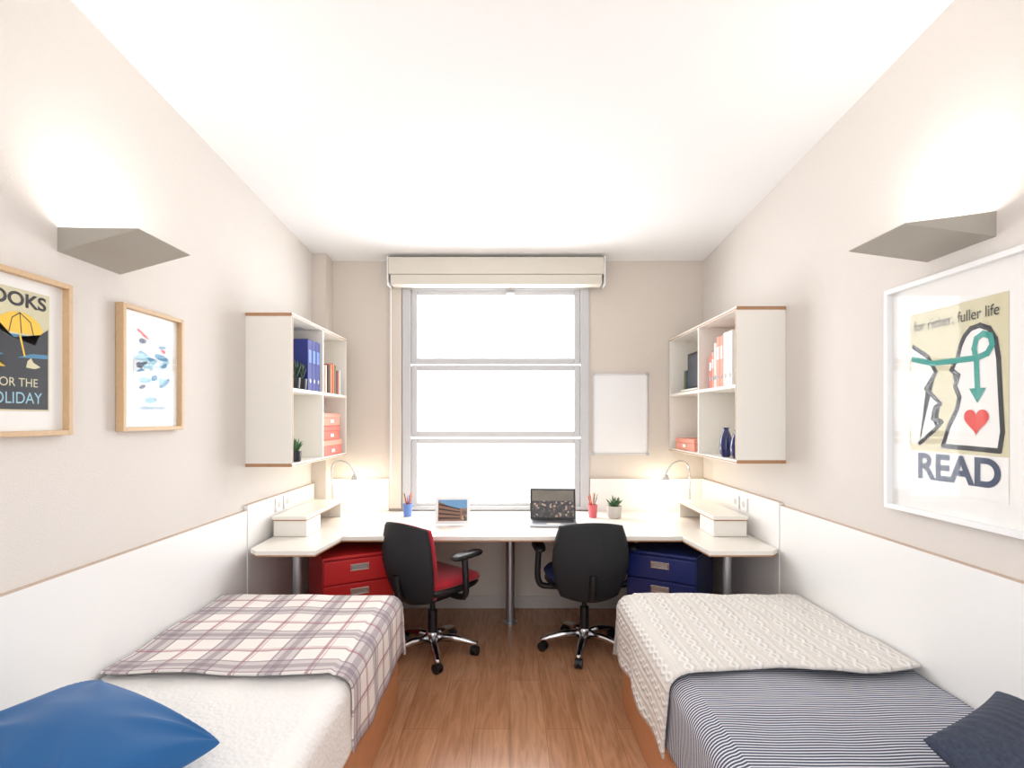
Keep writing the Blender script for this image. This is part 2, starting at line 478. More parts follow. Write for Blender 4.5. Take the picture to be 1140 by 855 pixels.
# ---------------------------------------------------------------- shelves
def shelf(name, xin, xw, y0, y1, z0, z1, ym, zm):
    t = 0.018; k = []
    x0, x1 = sorted((xin, xw)); s = 1 if xin > xw else -1
    bmx = bmesh.new()
    parts = [(x0, x1, y0, y0+t, z0+t, z1-t), (x0, x1, y1-t, y1, z0+t, z1-t), (x0, x1, y0, y1, z1-t, z1), (x0, x1, y0, y1, z0, z0+t),
             (x0, x1, ym-t/2, ym+t/2, z0+t, z1-t), (x0, x1, y0+t, ym-t/2, zm-t/2, zm+t/2), (x0, x1, ym+t/2, y1-t, zm-t/2, zm+t/2)]
    for p in parts: add_box(bmx, *p)
    xb = xw + s*0.006; a, b = sorted((xw, xb)); add_box(bmx, a, b, y0+t, y1-t, z0+t, z1-t)
    k.append(mkobj('carcass', bmx, SHELFW))
    e = []
    e.append((x0, x1, y0-0.0015, y0, z1-t, z1)); e.append((x0, x1, y0-0.0015, y0, z0, z0+t))
    a, b = sorted((xin, xin+s*0.0015))
    for zz in (z1-t*0.65, z0+t*0.35): e.append((a, b, y0, y1, zz-0.003, zz+0.003))
    e.append((a, b, y0+t*0.3, y0+t*0.7, z0+t, z1-t))
    k.append(boxes('edge_banding', e, EDGE))
    return group(name, k)
shelf('hanging_bookshelf', -1.199, XL+0.001, 2.96, 3.945, 1.174, 2.022, 3.455, 1.60)
shelf('hanging_bookshelf', 1.207, XR-0.001, 2.873, 4.085, 1.20, 2.039, 3.46, 1.615)

def binder(x0, x1, y0, y1, z0, z1, m, spine):
    k = [box('cover', x0, x1, y0, y1, z0, z1, m, 0.003)]
    s = 1 if spine == '+x' else -1
    xf = x1 if s > 0 else x0
    a, b = sorted((xf, xf+s*0.001)); ym = (y0+y1)/2; w = (y1-y0)*0.33
    k.append(box('label', a, b, ym-w, ym+w, z0+(z1-z0)*0.55, z0+(z1-z0)*0.8, PAPER if m != BINDB else BLUECUP))
    k.append(cyl('finger_ring', (xf, ym, z0+0.06), (xf+s*0.0025, ym, z0+0.06), 0.013, STEEL))
    return group('ring_binder', k)
zb = 1.6095
for i in range(3):
    binder(-1.43, -1.215, 3.238+i*0.068, 3.304+i*0.068, zb, zb+0.31, BINDB, '+x')
BOOKM = [mat('book_%d' % i, c, 0.7) for i, c in enumerate([(196, 60, 52), (236, 230, 220), (60, 96, 120), (226, 150, 120), (120, 130, 90), (200, 190, 170), (90, 60, 60), (240, 240, 236)])]
def book_row(name, xs, xe, y0, y1, z, hmin, hmax, tilt=False):
    bm = bmesh.new(); y = y0; i = 0
    while y < y1-0.02:
        t = random.uniform(0.014, 0.032); h = random.uniform(hmin, hmax); d = random.uniform(0, 0.03)
        a, b = (xs, xe-d) if xe > xs else (xe+d, xs)
        add_box(bm, a, b, y, y+t-0.001, z, z+h, random.randrange(8)); y += t; i += 1
    return bev(mkobj(name, bm, BOOKM), 0.0015)
book_row('books', -1.43, -1.21, 3.50, 3.91, zb, 0.16, 0.215)
def cbox(name, x0, x1, y0, y1, z0, z1, m, lid):
    h = (z1-z0)*0.38
    k = [box('body', x0+0.003, x1-0.003, y0+0.003, y1-0.003, z0, z1-h+0.001, m, 0.002),
         box('lid', x0, x1, y0, y1, z1-h+0.002, z1, lid, 0.003)]
    xm = x1 if x1 < 0 else x0; s = 1 if x1 < 0 else -1
    a, b = sorted((xm, xm+s*0.002)); k.append(box('label', a, b, (y0+y1)/2-0.03, (y0+y1)/2+0.03, z0+0.02, z0+0.04, PAPER))
    return group(name, k)
cbox('storage_box', -1.43, -1.205, 3.48, 3.86, 1.1935, 1.295, CORALD, CORAL)
cbox('storage_box', -1.42, -1.21, 3.49, 3.83, 1.2965, 1.39, CORALD, CORALD)
cbox('storage_box', -1.42, -1.215, 3.50, 3.85, 1.3915, 1.475, CORAL, CORAL)
cbox('storage_box', 1.22, 1.44, 3.58, 3.98, 1.2195, 1.30, CORAL, CORAL)
zr = 1.6255
y = 3.00
for w, m, h in ((0.062, BINDW, 0.31), (0.062, BINDW, 0.31), (0.05, CORAL, 0.30), (0.05, CORAL, 0.30), (0.035, BINDW, 0.27), (0.035, CORAL, 0.22), (0.04, CORALD, 0.2)):
    binder(1.235, 1.45, y, y+w-0.002, zr, zr+h, m, '-x'); y += w+0.002
k = [box('frame', 1.27, 1.282, 3.56, 3.86, 1.647, 1.90, BLACKP, 0.004), box('print', 1.268, 1.27, 3.58, 3.84, 1.665, 1.88, mat('dark_print', (70, 74, 84), 0.5, nscale=20, vary=0.5))]
group('small_picture_frame', k)
book_row('books', 1.45, 1.29, 3.6, 4.02, zr, 0.12, 0.2)
bmx = bmesh.new()
for i in range(2): add_box(bmx, 1.225, 1.285, 3.53+i*0.01, 3.9-i*0.02, zr+i*0.0095, zr+i*0.0095+0.009, 5+i*2)
mkobj('stacked_books', bmx, BOOKM)
def vase(x, y, z, h):
    r = h*0.2
    lathe('vase', [(r*0.6, 0), (r*1.0, h*0.12), (r*1.15, h*0.35), (r*0.95, h*0.65), (r*0.5, h*0.88), (r*0.42, h*0.94), (r*0.55, h)], VASE, loc=(x, y, z))
vase(1.25, 3.12, 1.2185, 0.17); vase(1.25, 2.97, 1.2185, 0.16)

def succulent(name, x, y, z, pr, ph, mp, ml, n, ll, seed=1, spread=0.8):
    rnd = random.Random(seed)
    k = [lathe('pot', [(pr*0.75, 0), (pr*0.9, ph*0.1), (pr, ph), (pr*0.88, ph), (pr*0.86, ph*0.85)], mp, loc=(x, y, z)),
         lathe('soil', [(pr*0.85, ph*0.84), (pr*0.84, ph*0.88)], SOIL, loc=(x, y, z))]
    bm = bmesh.new()
    for i in range(n):
        a = i*2.39996; tilt = spread*((i+0.5)/n)**0.7; L = ll*rnd.uniform(0.75, 1.0)
        d = Vector((math.sin(tilt)*math.cos(a), math.sin(tilt)*math.sin(a), math.cos(tilt)))
        side = d.cross(Vector((0, 0, 1)));
        if side.length < 1e-3: side = Vector((1, 0, 0))
        side.normalize(); up = side.cross(d).normalized()
        base = Vector((x, y, z+ph*0.86)); w = L*0.14
        rings = []
        for t, ww in ((0, 0.6), (0.35, 1.0), (0.75, 0.6)):
            c = base + d*L*t + Vector((0, 0, 0.12*L*t*t))
            rings.append([bm.verts.new(c + (side*math.cos(q)*w + up*math.sin(q)*w*0.5)*ww) for q in (0, math.pi/2, math.pi, 3*math.pi/2)])
        tip = bm.verts.new(base + d*L + Vector((0, 0, 0.12*L)))
        for r0, r1 in zip(rings, rings[1:]):
            for j in range(4): bm.faces.new((r0[j], r0[(j+1)%4], r1[(j+1)%4], r1[j]))
        for j in range(4): bm.faces.new((rings[-1][j], rings[-1][(j+1)%4], tip))
    bmesh.ops.recalc_face_normals(bm, faces=bm.faces)
    k.append(mkobj('leaves', bm, ml, True))
    return group(name, k)
succulent('potted_succulent', -1.235, 3.185, zb, 0.034, 0.065, DPOT, DGREEN, 16, 0.11, 1, 0.5)
succulent('potted_succulent', -1.235, 3.085, zb, 0.034, 0.065, DPOT, DGREEN, 16, 0.11, 2, 0.6)
succulent('potted_succulent', -1.235, 3.10, 1.1925, 0.034, 0.06, DPOT, GREEN, 14, 0.09, 3)
succulent('potted_succulent', 0.735, 3.80, 0.7405, 0.052, 0.085, CPOT, GREEN, 26, 0.085, 4, 1.1)

# ---------------------------------------------------------------- desk items
def pencil_cup(x, y, m, seed):
    rnd = random.Random(seed)
    k = [lathe('cup', [(0.028, 0), (0.034, 0.09), (0.031, 0.09), (0.026, 0.008)], m, loc=(x, y, 0.7405), cap=True)]
    cols = [REDINK, NAVYINK, YEL, BINDB, CORALD, BLUEINK]
    for i in range(7):
        a = rnd.uniform(0, 6.28); r = 0.02
        p0 = (x+0.01*math.cos(a+3), y+0.01*math.sin(a+3), 0.752); p1 = (x+r*1.6*math.cos(a), y+r*1.6*math.sin(a), 0.74+rnd.uniform(0.14, 0.175))
        k.append(cyl('pencil_%d' % i, p0, p1, 0.0035, cols[i % 6], seg=6))
        d = (Vector(p1)-Vector(p0)).normalized()
        k.append(cyl('tip_%d' % i, p1, tuple(Vector(p1)+d*0.014), 0.0035, OAK, r2=0.0005, seg=6))
    group('pencil_cup', k)
pencil_cup(-0.735, 3.86, BLUECUP, 1); pencil_cup(0.585, 3.82, PINKCUP, 5)
def vpoly(name, pts, y, m):
    bm = bmesh.new(); bm.faces.new([bm.verts.new((a, y, b)) for a, b in pts]); return mkobj(name, bm, m)
k = [box('frame', -0.115, 0.115, -0.006, 0.006, 0, 0.18, WHITE, 0.004), box('sky', -0.095, 0.095, -0.0075, -0.0062, 0.022, 0.16, mat('photo_sky', (110, 160, 205), 0.5, nscale=12, vary=0.1))]
BRICK = mat('photo_brick', (140, 104, 84), 0.5, vary=0.1)
k.append(vpoly('building', [(-0.095, 0.022), (0.06, 0.022), (0.06, 0.085), (-0.095, 0.15)], -0.0080, BRICK))
k.append(vpoly('building_far', [(0.03, 0.022), (0.095, 0.022), (0.095, 0.105), (0.03, 0.105)], -0.0078, PHOTO))
for j in range(4):
    z0 = 0.036+j*0.024; s = -0.006-0.0045*j*2.2
    k.append(vpoly('window_row_%d' % j, [(-0.09, z0+0.006*j), (0.05, z0-0.004*j), (0.05, z0+0.006-0.004*j), (-0.09, z0+0.010+0.006*j)], -0.0083, NIGHT))
for o in k: o.rotation_euler = (math.radians(-12), 0, 0)
k.append(box('stand', -0.03, 0.03, 0.02, 0.08, 0.0, 0.006, WHITE, 0.002))
group('photo_frame', k, (-0.38, 3.55, 0.743), math.radians(3))
k = [box('base', -0.155, 0.155, -0.105, 0.115, 0, 0.016, STEEL, 0.005), box('keyboard', -0.135, 0.135, -0.02, 0.095, 0.016, 0.0175, mat('keys', (52, 53, 56), 0.5)),
     box('trackpad', -0.045, 0.045, -0.095, -0.035, 0.016, 0.0168, BASEB)]
lid = [box('lid', -0.155, 0.155, -0.004, 0.004, 0, 0.21, BLACKP, 0.004), box('screen', -0.142, 0.142, -0.0055, -0.0042, 0.014, 0.198, WALLPIC),
       box('crowd_image', -0.142, 0.142, -0.0060, -0.0056, 0.014, 0.125, SCREEN)]
for o in lid:
    o.location = (0, 0.113, 0.012); o.rotation_euler = (math.radians(-14), 0, 0); k.append(o)
group('laptop', k, (0.285, 3.56, 0.7405), math.radians(-3))

# whiteboard
k = [box('surface', 0.635, 1.035, YB-0.012, YB-0.002, 1.18, 1.77, WHITE),
     boxes('rim', [(0.627, 1.043, YB-0.018, YB-0.001, 1.168, 1.18), (0.627, 1.043, YB-0.018, YB-0.001, 1.77, 1.782),
                   (0.627, 0.637, YB-0.018, YB-0.001, 1.18, 1.77), (1.033, 1.043, YB-0.018, YB-0.001, 1.18, 1.77)], ALU, 0.003)]
for i, (x, z) in enumerate(((0.631, 1.173), (1.039, 1.173), (0.631, 1.777), (1.039, 1.777))):
    k.append(cyl('corner_%d' % i, (x, YB-0.022, z), (x, YB-0.018, z), 0.013, STEEL))
group('whiteboard', k)

# gooseneck desk lamps
for sgn in (-1, 1):
    y = 3.93
    bx_ = 1.29 if sgn < 0 else 1.31
    k = [tube('gooseneck', [(sgn*bx_, y, 0.745), (sgn*bx_, y, 0.95), (sgn*1.31, y, 1.08), (sgn*1.27, y, 1.135), (sgn*1.19, y, 1.125), (sgn*1.14, y, 1.06), (sgn*1.13, y-0.01, 1.03)], 0.006, CHROME),
         lathe('base', [(0.035, 0), (0.035, 0.012), (0.012, 0.016)], STEEL, loc=(sgn*bx_, y, 0.7405)),
         lathe('shade', [(0.028, -0.04), (0.02, -0.01), (0.010, 0.0)], CHROME, loc=(sgn*1.13, y-0.01, 1.035), cap=False),
         lathe('bulb', [(0.004, -0.034), (0.018, -0.03), (0.016, -0.012), (0.004, -0.008)], BULB, loc=(sgn*1.13, y-0.01, 1.035))]
    li = bpy.data.lights.new('lamp_glow', 'POINT'); li.energy = 2.5; li.color = (1, 0.86, 0.66); li.shadow_soft_size = 0.02
    lo = bpy.data.objects.new('lamp_glow', li); COL.objects.link(lo); lo.location = (sgn*1.13, y-0.01, 0.975); k.append(lo)
    group('desk_lamp', k)

# ---------------------------------------------------------------- drawer units
def pedestal(name, x, y, rot, m):
    w, d = 0.42, 0.48
    k = [box('cabinet', -w/2, w/2, -d/2+0.02, d/2, 0.04, 0.616, m, 0.006), box('top', -w/2-0.003, w/2+0.003, -d/2+0.0, d/2+0.003, 0.618, 0.636, m, 0.006)]
    z = 0.046
    for i in range(4):
        k.append(box('drawer_%d' % i, -w/2+0.004, w/2-0.004, -d/2, -d/2+0.019, z, z+0.137, m, 0.005))
        zc_ = z+0.088
        k.append(boxes('handle_%d' % i, [(-0.055, 0.055, -d/2-0.003, -d/2+0.001, zc_-0.02, zc_-0.014), (-0.055, 0.055, -d/2-0.003, -d/2+0.001, zc_+0.014, zc_+0.02),
                (-0.055, -0.047, -d/2-0.003, -d/2+0.001, zc_-0.014, zc_+0.014), (0.047, 0.055, -d/2-0.003, -d/2+0.001, zc_-0.014, zc_+0.014)], CHROME, 0.002))
        k.append(box('handle_cup_%d' % i, -0.047, 0.047, -d/2-0.0015, -d/2+0.0005, zc_-0.014, zc_+0.014, STEEL))
        z += 0.143
    for i, (a, b) in enumerate(((-1, -1), (1, -1), (-1, 1), (1, 1))):
        cx, cy = a*0.17, b*0.18
        k.append(cyl('castor_%d' % i, (cx-0.012, cy, 0.02), (cx+0.012, cy, 0.02), 0.02, BLACKP))
    return group(name, k, (x, y, 0), rot)
pedestal('drawer_cabinet', -1.01, 3.40, math.radians(30), REDM)
pedestal('drawer_cabinet', 1.02, 3.42, math.radians(-32), BLUEM)

# ---------------------------------------------------------------- office chairs
def slab(name, fn_c, n_u, n_v, thick, mats, rim=None):
    bm = bmesh.new(); F = []; Bk = []
    for j in range(n_v+1):
        rf, rb = [], []
        for i in range(n_u+1):
            u = -1+2*i/n_u; v = -1+2*j/n_v
            p, n, t = fn_c(u, v)
            rf.append(bm.verts.new(p+n*t*thick)); rb.append(bm.verts.new(p-n*t*thick))
        F.append(rf); Bk.append(rb)
    for j in range(n_v):
        for i in range(n_u):
            f = bm.faces.new((F[j][i], F[j][i+1], F[j+1][i+1], F[j+1][i])); f.material_index = 0
            f = bm.faces.new((Bk[j][i], Bk[j+1][i], Bk[j+1][i+1], Bk[j][i+1])); f.material_index = len(mats)-1
    bmesh.ops.remove_doubles(bm, verts=bm.verts, dist=0.0004)
    bmesh.ops.recalc_face_normals(bm, faces=bm.faces)
    return mkobj(name, bm, mats, True)

def sq2disc(u, v, k=0.65):
    return u*math.sqrt(max(0, 1-k*v*v/2)), v*math.sqrt(max(0, 1-k*u*u/2))
def edgef(u, v): return (1-max(abs(u), abs(v))**4)**0.5 if max(abs(u), abs(v)) < 1 else 0

def chair(name, x, y, rot, fab):
    k = []
    def seat(u, v):
        a, b = sq2disc(u, v, 0.7)
        z = 0.475 - 0.025*max(0, b)**3 + 0.012*abs(a)**2
        return Vector((a*0.25, b*0.235+0.02, z)), Vector((0, 0, 1)), edgef(u, v)
    k.append(slab('seat', seat, 20, 20, 0.04, [fab]))
    def pan(u, v):
        a, b = sq2disc(u, v, 0.7)
        return Vector((a*0.245, b*0.225+0.02, 0.440)), Vector((0, 0, 1)), edgef(u, v)
    k.append(slab('seat_pan', pan, 16, 16, 0.035, [BLACKP]))
    def backf(off, sc):
        def f(u, v):
            a, b = sq2disc(u, v, 0.42)
            w = (0.228 - 0.04*max(0, -b)**1.5 - 0.022*max(0, b)**2)*sc
            z = 0.60 + b*0.24*sc
            yy = -0.235 + 0.07*a*a - 0.03*b - 0.02*math.cos(b*2.4) + off
            n = Vector((-0.5*a*0.75, 1, 0.1)).normalized()
            return Vector((a*w, yy, z)), n, edgef(u, v)
        return f
    k.append(slab('backrest_shell', backf(-0.012, 1.0), 28, 28, 0.016, [BLACKF]))
    k.append(slab('backrest_cushion', backf(0.022, 0.97), 28, 28, 0.028, [fab]))
    k.append(tube('back_bar', [(0, 0.0, 0.40), (0, -0.16, 0.385), (0, -0.25, 0.40), (0, -0.272, 0.46), (0, -0.272, 0.54)], 0.022, BLACKP))
    k.append(bev(box('mechanism', -0.09, 0.09, -0.10, 0.12, 0.345, 0.41, BLACKP), 0.012))
    k.append(tube('lever', [(0.08, 0.03, 0.375), (0.2, 0.03, 0.375), (0.25, 0.03, 0.38)], 0.006, BLACKP))
    for s in (-1, 1):
        k.append(tube('arm_post_%s' % ('l' if s < 0 else 'r'), [(s*0.12, 0.0, 0.40), (s*0.24, 0.0, 0.395), (s*0.29, 0.0, 0.42), (s*0.295, -0.01, 0.52), (s*0.285, -0.01, 0.635)], 0.019, BLACKP))
        def pad(u, v, s=s):
            a, b = sq2disc(u, v, 0.8)
            return Vector((s*0.285+a*0.042, b*0.125+0.01, 0.650+0.004*b)), Vector((0, 0, 1)), edgef(u, v)
        k.append(slab('arm_pad_%s' % ('l' if s < 0 else 'r'), pad, 10, 14, 0.017, [BLACKP]))
    k.append(lathe('gas_lift', [(0.034, 0.09), (0.034, 0.13), (0.028, 0.135), (0.028, 0.27), (0.016, 0.272), (0.016, 0.37)], BLACKP))
    k.append(lathe('hub', [(0.04, 0.075), (0.045, 0.09), (0.045, 0.125), (0.036, 0.14)], CHROME))
    for i in range(5):
        a = math.radians(90+72*i+18)
        c, s_ = math.cos(a), math.sin(a)
        bm = bmesh.new(); rings = []
        for t, w, zt, zb_ in ((0.03, 0.028, 0.130, 0.085), (0.14, 0.024, 0.122, 0.086), (0.22, 0.020, 0.100, 0.072), (0.265, 0.017, 0.082, 0.062), (0.28, 0.009, 0.074, 0.064)):
            rings.append([bm.verts.new((c*t - s_*q*w, s_*t + c*q*w, z)) for q, z in ((-1, zb_), (1, zb_), (0.8, (zt+zb_)/2+0.008), (0.35, zt), (-0.35, zt), (-0.8, (zt+zb_)/2+0.008))])
        for r0, r1 in zip(rings, rings[1:]):
            for j in range(6): bm.faces.new((r0[j], r0[(j+1)%6], r1[(j+1)%6], r1[j]))
        bm.faces.new(rings[0]); bm.faces.new(rings[-1]); bmesh.ops.recalc_face_normals(bm, faces=bm.faces)
        k.append(mkobj('foot_%d' % i, bm, CHROME, True))
        cx, cy = c*0.26, s_*0.26
        k.append(cyl('stem_%d' % i, (cx, cy, 0.045), (cx, cy, 0.072), 0.008, STEEL))
        b = a + 0.6*(i-2)
        tx, ty = -math.sin(b), math.cos(b)
        for j, o_ in enumerate((-0.021, 0.006)):
            k.append(cyl('wheel_%d_%d' % (i, j), (cx+tx*o_, cy+ty*o_, 0.0285), (cx+tx*(o_+0.015), cy+ty*(o_+0.015), 0.0285), 0.028, BLACKP, seg=24))
        k.append(cyl('hood_%d' % i, (cx-tx*0.008, cy-ty*0.008, 0.036), (cx+tx*0.008, cy+ty*0.008, 0.036), 0.024, BLACKP))
    return group(name, k, (x, y, 0), rot)
chair('office_chair', -0.475, 3.30, math.radians(-40), REDF)
chair('office_chair', 0.462, 3.36, math.radians(3), NAVYF)

# ---------------------------------------------------------------- beds
def drape(name, xw, xe, y0, y1, zt, hem, m, r=0.06, far=0.25, amp=0.006, thick=0.006, seed=0, near_wave=0.0, hemslope=0.0, n_u=90, n_v=110, flare=0.03):
    s = 1 if xe > xw else -1
    W_ = abs(xe-xw); drop = zt-hem; arc = math.pi*r/2
    LU = (W_-r) + arc + (drop-r)
    LV = (y1-r-y0) + arc + max(0.0, far-r)
    bm = bmesh.new(); uvl = bm.loops.layers.uv.new('UVMap'); G = []; UV = {}
    for j in range(n_v+1):
        row = []
        for i in range(n_u+1):
            t = LU*i/n_u; q = LV*j/n_v
            if t < W_-r: dx, dz = t, 0
            elif t < W_-r+arc:
                a = (t-(W_-r))/r; dx, dz = W_-r+r*math.sin(a), r*(1-math.cos(a))
            else: dx, dz = W_, r+(t-(W_-r)-arc)
            side = max(0, dz-r)/max(1e-5, drop-r)
            if q < y1-r-y0: dy, ez = q, 0
            elif q < y1-r-y0+arc:
                a = (q-(y1-r-y0))/r; dy, ez = y1-r-y0+r*math.sin(a), r*(1-math.cos(a))
            else: dy, ez = y1-y0, r+(q-(y1-r-y0)-arc)
            z = zt - max(dz, ez) - 0.3*min(dz, ez)
            z = max(z, hem-0.02)
            yy = y0+dy; xx = xw+s*dx
            if near_wave:
                fade = max(0, 1-q/0.25)
                yy += near_wave*fade*(noise.noise(Vector((t*3, seed, 1.3)))*1.6 + 0.35*math.sin(t*5+seed))
            n1 = noise.noise(Vector((t*3.2, q*3.2, seed*3.1))) + 0.5*noise.noise(Vector((t*8, q*7, seed*5.7)))
            if ez < 1e-4 and dz < 1e-4: z += amp*(n1+0.55) * min(1, (W_-t)/0.08+0.3)
            fold = 0.5+0.5*math.sin(q*17+seed*2+2*noise.noise(Vector((q*3, seed, 0))))
            xx += s*side*(flare*fold + amp*n1)
            if side > 0: z += side*(hemslope*(1-q/LV) + 0.006*math.sin(q*9+seed))
            v = bm.verts.new((xx, yy, z)); UV[v] = (t, q); row.append(v)
        G.append(row)
    for j in range(n_v):
        for i in range(n_u):
            f = bm.faces.new((G[j][i], G[j][i+1], G[j+1][i+1], G[j+1][i]))
            for l in f.loops: l[uvl].uv = UV[l.vert]
    bmesh.ops.recalc_face_normals(bm, faces=bm.faces)
    o = mkobj(name, bm, m, True)
    if o.data.polygons[0].normal.z < 0: o.data.flip_normals()
    sd = o.modifiers.new('thickness', 'SOLIDIFY'); sd.thickness = thick; sd.offset = -1
    return o

def bed(sgn, wall, spread):
    xw = wall; xe = sgn*0.568
    a, b = sorted((xw, xe))
    t = 0.022
    k = [spread]
    xa, xb = sorted((xe, xe+sgn*t)); k.append(box('side_rail', xa, xb, 0.74, 2.73, 0.0, 0.30, BEDWOOD, 0.003))
    xa, xb = sorted((xw, xw-sgn*t)); k.append(box('wall_rail', xa, xb, 0.74, 2.73, 0.0, 0.30, BEDWOOD, 0.003))
    k.append(box('foot_rail', a+t, b-t, 2.708, 2.73, 0.0, 0.30, BEDWOOD, 0.003))
    k.append(box('head_rail', a+t, b-t, 0.74, 0.762, 0.0, 0.30, BEDWOOD, 0.003))
    k.append(box('slat_base', a+t, b-t, 0.762, 2.708, 0.26, 0.28, BEDWOOD))
    k.append(bev(box('mattress', a+0.026, b-0.026, 0.75, 2.705, 0.281, 0.515, DUVETB), 0.04, 5))
    return group('single_bed', k)
q1 = drape('quilted_bedspread', XL+0.025, -0.560, 0.72, 2.738, 0.532, 0.285, QUILT, r=0.06, far=0.2, amp=0.010, seed=1, flare=0.006, thick=0.005, n_v=150)
q2 = drape('striped_bedspread', XR-0.025, 0.560, 0.72, 2.738, 0.532, 0.27, STRIPE, r=0.06, far=0.2, amp=0.007, seed=3, flare=0.006, thick=0.005, n_v=150)
bed(-1, XL+0.024, q1); bed(1, XR-0.024, q2)
drape('plaid_blanket', XL+0.03, -0.548, 1.87, 2.757, 0.556, 0.26, PLAID, r=0.07, far=0.22, amp=0.009, seed=2, near_wave=0.03, flare=0.014)
drape('knitted_throw', XR-0.03, 0.543, 1.88, 2.757, 0.560, 0.25, KNIT, r=0.075, far=0.22, amp=0.014, seed=4, near_wave=0.03, flare=0.02, thick=0.01)

def cushion(name, loc, rot, a, b, h, m, seed=0, pinch=0.12, crease=0.10, full=0.40):
    bm = bmesh.new(); N = 56; T = []; B = []
    for j in range(N+1):
        rt, rb = [], []
        for i in range(N+1):
            u = math.sin((-1+2*i/N)*math.pi/2); v = math.sin((-1+2*j/N)*math.pi/2)
            x = a*u*(1-pinch*(1-v*v)*abs(u)); y = b*v*(1-pinch*(1-u*u)*abs(v))
            e = max(0.0, (1-u**2)*(1-v**2))**full
            w = noise.noise(Vector((u*1.3+seed, v*1.3, seed)))*0.18
            cc = 0
            for sx in (-1, 1):
                for sy in (-1, 1):
                    dx, dy = u-sx, v-sy; rr = math.hypot(dx, dy); an = math.atan2(dy*sy, dx*sx)
                    cc += max(0, 1-rr/1.2)*abs(math.sin(an*5+seed+sx))
            w -= crease*cc*0.35
            rt.append(bm.verts.new((x, y, h*e*(1+w)))); rb.append(bm.verts.new((x, y, -h*e*0.75)))
        T.append(rt); B.append(rb)
    for j in range(N):
        for i in range(N):
            bm.faces.new((T[j][i], T[j][i+1], T[j+1][i+1], T[j+1][i]))
            bm.faces.new((B[j][i], B[j+1][i], B[j+1][i+1], B[j][i+1]))
    bmesh.ops.remove_doubles(bm, verts=bm.verts, dist=0.0003)
    bmesh.ops.recalc_face_normals(bm, faces=bm.faces)
    o = mkobj(name, bm, m, True); o.location = loc; o.rotation_euler = rot
    return o
cushion('throw_cushion', (-1.08, 1.33, 0.622), (0, math.radians(4), math.radians(-26)), 0.27, 0.20, 0.10, BLUEC, 1, 0.08, 0.9, 0.34)
cushion('pillow', (-1.12, 0.94, 0.63), (0, 0, 0), 0.30, 0.20, 0.10, PILW, 5, 0.06)
cushion('throw_cushion', (1.165, 1.12, 0.66), (math.radians(24), 0, math.radians(31)), 0.20, 0.20, 0.09, DENIM, 3, 0.05, 0.2)

# ---------------------------------------------------------------- wall sconces
def sconce(sgn, wall, y0, y1, xt, zt, zb_, ztip):
    t = 0.003
    w = wall - sgn*0.001
    bm = bmesh.new()
    def quad(pts): bm.faces.new([bm.verts.new(p) for p in pts])
    quad([(w, y0, zb_), (w, y1, zb_), (xt, y1, ztip), (xt, y0, ztip)])
    quad([(w, y0, zb_), (w, y0, zt), (xt, y0, ztip)])
    quad([(w, y1, zb_), (w, y1, zt), (xt, y1, ztip)])
    quad([(w, y0, zb_), (w, y1, zb_), (w, y1, zt), (w, y0, zt)])
    bmesh.ops.remove_doubles(bm, verts=bm.verts, dist=0.0001)
    bmesh.ops.recalc_face_normals(bm, faces=bm.faces)
    body = mkobj('body', bm, SCONCE)
    sd = body.modifiers.new('t', 'SOLIDIFY'); sd.thickness = t; sd.offset = 0
    xm = wall - sgn*0.07
    k = [body, cyl('lamp_tube', (xm, y0+0.03, zb_+0.045), (xm, y1-0.03, zb_+0.045), 0.008, BULB)]
    li = bpy.data.lights.new('uplight', 'AREA'); li.shape = 'RECTANGLE'; li.size = 0.06; li.size_y = y1-y0-0.05
    li.energy = 2.1; li.color = (1.0, 0.95, 0.88); li.spread = math.radians(170)
    lo = bpy.data.objects.new('uplight', li); COL.objects.link(lo)
    lo.location = (wall - sgn*0.12, (y0+y1)/2, zb_+0.052); lo.rotation_euler = (math.pi, 0, 0)
    k.append(lo)
    group('sconce_lamp', k)
sconce(-1, XL, 1.732, 2.01, -1.194, 2.055, 1.978, 2.050)
sconce(1, XR, 1.63, 1.90, 1.193, 2.068, 1.992, 2.030)

# ---------------------------------------------------------------- pictures
def flat(name, pts, y, m):
    bm = bmesh.new(); bm.faces.new([bm.verts.new((a, y, b)) for a, b in pts])
    bmesh.ops.triangulate(bm, faces=bm.faces[:])
    return mkobj(name, bm, m)
def stroke(name, pts, w, y, m):
    bm = bmesh.new()
    for (a, b), (c, d) in zip(pts, pts[1:]):
        v = Vector((c-a, d-b)); L = v.length; n = Vector((-v.y, v.x))/L*w/2; e = v/L*w*0.3
        bm.faces.new([bm.verts.new((p[0], y, p[1])) for p in ((a-e.x+n.x, b-e.y+n.y), (a-e.x-n.x, b-e.y-n.y), (c+e.x-n.x, d+e.y-n.y), (c+e.x+n.x, d+e.y+n.y))])
        y -= 0.00002
    return mkobj(name, bm, m)
def rect(name, a, b, c, d, y, m): return flat(name, [(a, b), (c, b), (c, d), (a, d)], y, m)
def text(name, body, x, z, size, y, m, width=None, bold=0.0):
    cu = bpy.data.curves.new(name, 'FONT'); cu.body = body; cu.size = size; cu.offset = bold
    o = bpy.data.objects.new(name, cu); COL.objects.link(o); bpy.context.view_layer.update()
    me = bpy.data.meshes.new_from_object(o.evaluated_get(bpy.context.evaluated_depsgraph_get()))
    bpy.data.objects.remove(o)
    xs = [v.co.x for v in me.vertices]; mn, mxx = min(xs), max(xs)
    sx = (width/(mxx-mn)) if width else 1.0
    for v in me.vertices: v.co = Vector((x+(v.co.x-mn)*sx, y, z+v.co.y))
    me.materials.clear(); me.materials.append(m)
    ob = bpy.data.objects.new(name, me); COL.objects.link(ob); return ob

